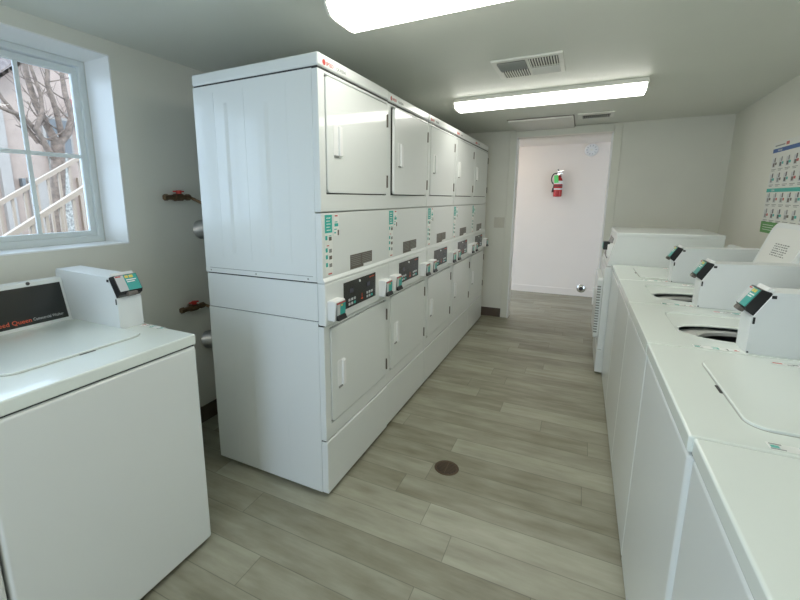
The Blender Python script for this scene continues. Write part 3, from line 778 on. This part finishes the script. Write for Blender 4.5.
# gas valves and flexible ducts behind the dryers
def gas_valve(y, z, lab):
    t = empty('gas_valve', (XL, y, z), 0, lab, 'valve', 'gas valves on the wall beside the dryers')
    m = MB(); m.cyl((0, .05, 0), (.045, .05, 0), .012, brass, n=16); m.cyl((.0, .05, 0), (.004, .05, 0), .024, steel, n=20)
    m.cyl((.045, -.045, 0), (.045, .105, 0), .014, brass, n=16); m.cyl((.045, -.050, 0), (.045, -.030, 0), .018, brass, n=6); m.cyl((.045, .015, 0), (.045, .065, 0), .020, brass, n=16); m.cyl((.045, .09, 0), (.045, .115, 0), .018, brass, n=6)
    m.build('valve_body', t)
    m = MB(); m.cyl((.045, .04, .016), (.045, .04, .030), .006, steel, n=10); m.box(.036, .054, .010, .075, .028, .036, valr, bev=.003); m.cyl((.045, .045, .02), (.045, .045, .038), .015, valr, n=16); m.build('handle', t)
    m = MB(); P = []
    for k in range(25):
        u = k/24; P.append((.045+.30*u**1.5, .115+.16*u, -.10*math.sin(u*PI*.5)**1.3))
    m.tube(P, .008, brass, n=10, rs=[.008+.0012*(k % 2) for k in range(25)]); m.build('flex_line', t)
gas_valve(1.60, 1.418, 'upper brass gas valve with red handle on the left wall')
gas_valve(1.64, .772, 'lower brass gas valve with red handle behind the washer corner')
def duct(y, z, lab):
    m = MB(); n = 64; prof = []
    pts = [(XL+.002+k*(.36/n), y+.012*math.sin(k*.05), z+.02*math.sin(k*PI/n)) for k in range(n+1)]
    m.tube(pts, .05, mat('foil_duct', (.5, .5, .5), .35, metal=.8), n=24, rs=[.052+(.005 if k % 2 else 0) for k in range(n+1)])
    tag(m.build('flexible_duct'), lab, 'duct', 'foil dryer ducts')
duct(1.805, 1.225, 'upper silvery corrugated duct peeking out behind first dryer')
duct(1.80, .53, 'lower silvery corrugated duct peeking out behind first dryer')

# floor drain
t = empty('floor_drain', (-.528, 1.955, 0), 0, 'round bronze floor drain grate set in the grey planks', 'drain')
m = MB(); m.lathe([(.064, 0), (.064, .0015), (.060, .003), (.052, .003), (.050, .0015), (.001, .0014)], drainm, n=40); m.build('rim', t)
m = MB(); m.lathe([(.050, .0015), (.050, .0018), (.001, .0018)], darkm, n=32)
for k in range(-4, 5):
    y = k*.011; hx = math.sqrt(max(.0495**2-y*y, 0)); m.box(-hx, hx, y-.003, y+.003, .0018, .0034, drainm)
m.box(-.003, .003, -.049, .049, .0018, .0036, drainm); m.build('grate', t)

# ------------------------------------------------------------------ outside the window
m = MB(); m.box(-16, -2.36, -6, 16, -.15, -.05, groundm); struct('ground', m)
def zr(y): return 1.44+.62*(y-2)
t = empty('staircase', (-4.3, 2.4, -.05), 0, 'beige outdoor staircase with twin railings climbing past the window', 'staircase')
t.location = (0, 0, 0)
m = MB()
for k in range(12):
    y = .2+k*.28; z = zr(y)-.95
    if z > -.02: m.box(-4.75, -3.85, y, y+.30, z-.05, z, groundm)
m.build('treads', t)
for xx in (-3.8, -4.8):
    m = MB(); ya, yb = 1.25, 3.6
    m.prism([(ya, zr(ya)-1.08), (yb, zr(yb)-1.08), (yb, zr(yb)-.90), (ya, zr(ya)-.90)], xx-.02, xx+.02, railm, axis='x'); m.build('stringer', t)
    m = MB(); m.prism([(ya, zr(ya)-.045), (yb, zr(yb)-.045), (yb, zr(yb)), (ya, zr(ya))], xx-.025, xx+.025, railm, axis='x')
    rl_ = m.build('handrail', t)
    for k in range(22):
        y = ya+.04+k*.108
        m = MB(); m.box(xx-.011, xx+.011, y-.011, y+.011, zr(y)-.92, zr(y)-.02, railm); m.build('baluster', t)
    m = MB(); m.box(xx-.03, xx+.03, yb-.03, yb+.03, zr(yb)-1.2, zr(yb)+.05, railm); m.build('post', t)
# building with gabled roof
t = empty('neighbour_building', (-9, 5, -.05), 0, 'pinkish stucco building with grey gable roof across the yard', 'building')
t.location = (0, 0, 0)
m = MB(); m.prism([(2.9, -.05), (2.9, 2.55), (5.2, 4.55), (12, 4.55), (12, -.05)], -12, -9, stucco, axis='x'); m.build('wall', t)
m = MB(); m.prism([(2.62, 2.42), (5.2, 4.67), (12, 4.67), (12, 4.87), (5.12, 4.87), (2.58, 2.64)], -12.2, -8.7, roofm, axis='x'); m.build('roof', t)
m = MB(); m.box(-9.0, -8.93, 4.95, 5.55, .5, 1.85, railm); m.box(-8.94, -8.91, 5.0, 5.50, .55, 1.8, bluew)
for k in range(1, 4): m.box(-8.92, -8.89, 5.0, 5.5, .55+k*.31, .57+k*.31, stucco2)
m.build('window', t)
m = MB(); m.box(-9.0, -8.94, 4.10, 4.42, -.05, 1.82, stucco2); m.build('door', t)
m = MB(); m.box(-9.0, -8.93, 4.45, 4.95, 2.25, 2.95, stucco2); m.box(-8.94, -8.91, 4.50, 4.90, 2.30, 2.90, lantm); m.box(-8.92, -8.89, 4.68, 4.71, 2.30, 2.90, stucco2); m.box(-8.92, -8.89, 4.50, 4.90, 2.58, 2.61, stucco2); m.build('window', t)
m = MB(); m.box(-9.0, -8.90, 3.70, 3.86, -.05, 3.1, stucco2); m.build('pilaster', t)
m = MB(); m.box(-9.06, -8.86, 4.50, 4.78, -.05, 2.3, stonem); m.build('stone_pier', t)
m = MB(); m.box(-9.0, -8.88, 3.98, 4.04, 1.66, 1.80, lantm, bev=.01); m.build('wall_lantern', t)
m = MB(); m.box(-9.0, -8.9, 4.9, 12, 2.85, 3.05, stucco2); m.box(-9.0, -8.9, 2.9, 3.2, -.05, 2.6, stucco2); m.build('trim_band', t)
m = MB(); m.prism([(-9.4, 3.3), (-8.2, 3.0), (-8.2, 3.12), (-9.4, 3.45)], 5.0, 8.0, mat('awning_red', (.45, .2, .18), .8), axis='y'); m.build('lower_roof', t)
# bare tree
tree = MB(); rr = random.Random(21)
def branch(p, d, L, r, depth):
    n = 7; pts = [p]; rs = [r]; q = Vector(p); dd = Vector(d).normalized()
    for k in range(n):
        dd = (dd+Vector((rr.uniform(-.16, .16), rr.uniform(-.2, .2), rr.uniform(-.06, .16)))).normalized()
        q = q+dd*L/n; pts.append(q.copy()); rs.append(r*(1-.42*(k+1)/n))
    tree.tube(pts, r, bark, n=8, rs=rs)
    if depth == 0: return
    for k in range(2):
        i = rr.randint(3, n); ang = rr.uniform(0, 2*PI)
        side = Vector((math.cos(ang)*.6, math.sin(ang), .35)).normalized()
        branch(pts[i], dd*.55+side*.8, L*rr.uniform(.55, .8), rs[i]*.62, depth-1)
tree.tube([(-6, 2.90, -.1), (-6, 2.95, .6), (-6, 3.03, 1.3), (-6, 3.12, 1.95), (-6, 3.14, 2.15)], .1, bark, n=12, rs=[.12, .10, .085, .078, .075])
LIMBS = [(.060, [(-6, 3.13, 2.1), (-6.05, 3.09, 2.27), (-6.1, 3.0, 2.58), (-6.1, 2.95, 2.86), (-6.15, 2.97, 3.1), (-6.2, 2.9, 3.6)]),
         (.050, [(-6, 3.12, 1.85), (-5.95, 2.98, 2.05), (-5.9, 2.87, 2.25), (-5.9, 2.96, 2.45), (-5.9, 2.97, 2.65), (-5.85, 2.88, 2.95), (-5.8, 2.75, 3.4)]),
         (.060, [(-6, 3.14, 2.1), (-6, 3.28, 2.27), (-6, 3.35, 2.48), (-6.05, 3.33, 2.75), (-6.1, 3.35, 3.0), (-6.1, 3.5, 3.6)]),
         (.045, [(-6, 3.20, 2.2), (-5.9, 3.12, 2.5), (-5.9, 3.06, 2.8), (-5.9, 3.10, 3.1), (-5.9, 3.0, 3.5)]),
         (.035, [(-5.95, 2.9, 2.22), (-5.9, 2.75, 2.38), (-5.85, 2.6, 2.40), (-5.8, 2.3, 2.5), (-5.8, 1.9, 2.9)]),
         (.030, [(-6, 2.92, 2.1), (-6, 2.8, 2.3), (-6, 2.62, 2.55), (-6, 2.45, 2.9)]),
         (.030, [(-6, 3.3, 2.3), (-6.1, 3.5, 2.6), (-6.1, 3.75, 2.9), (-6.1, 4.0, 3.4)])]
for r, P in LIMBS:
    r *= .85
    tree.tube(P, r, bark, n=10, rs=[r*(1-.12*k) for k in range(len(P))])
    for k in range(1, len(P)):
        for j in range(1):
            p = Vector(P[k-1]).lerp(Vector(P[k]), rr.random()); ang = rr.choice([0, PI])+rr.uniform(-.6, .6)
            branch(p, (rr.uniform(-.4, .4), math.cos(ang), rr.uniform(.1, .9)), rr.uniform(.25, .5), r*.2, 1)
tag(tree.build('bare_tree'), 'leafless grey-brown tree with forking trunk outside the window', 'tree')
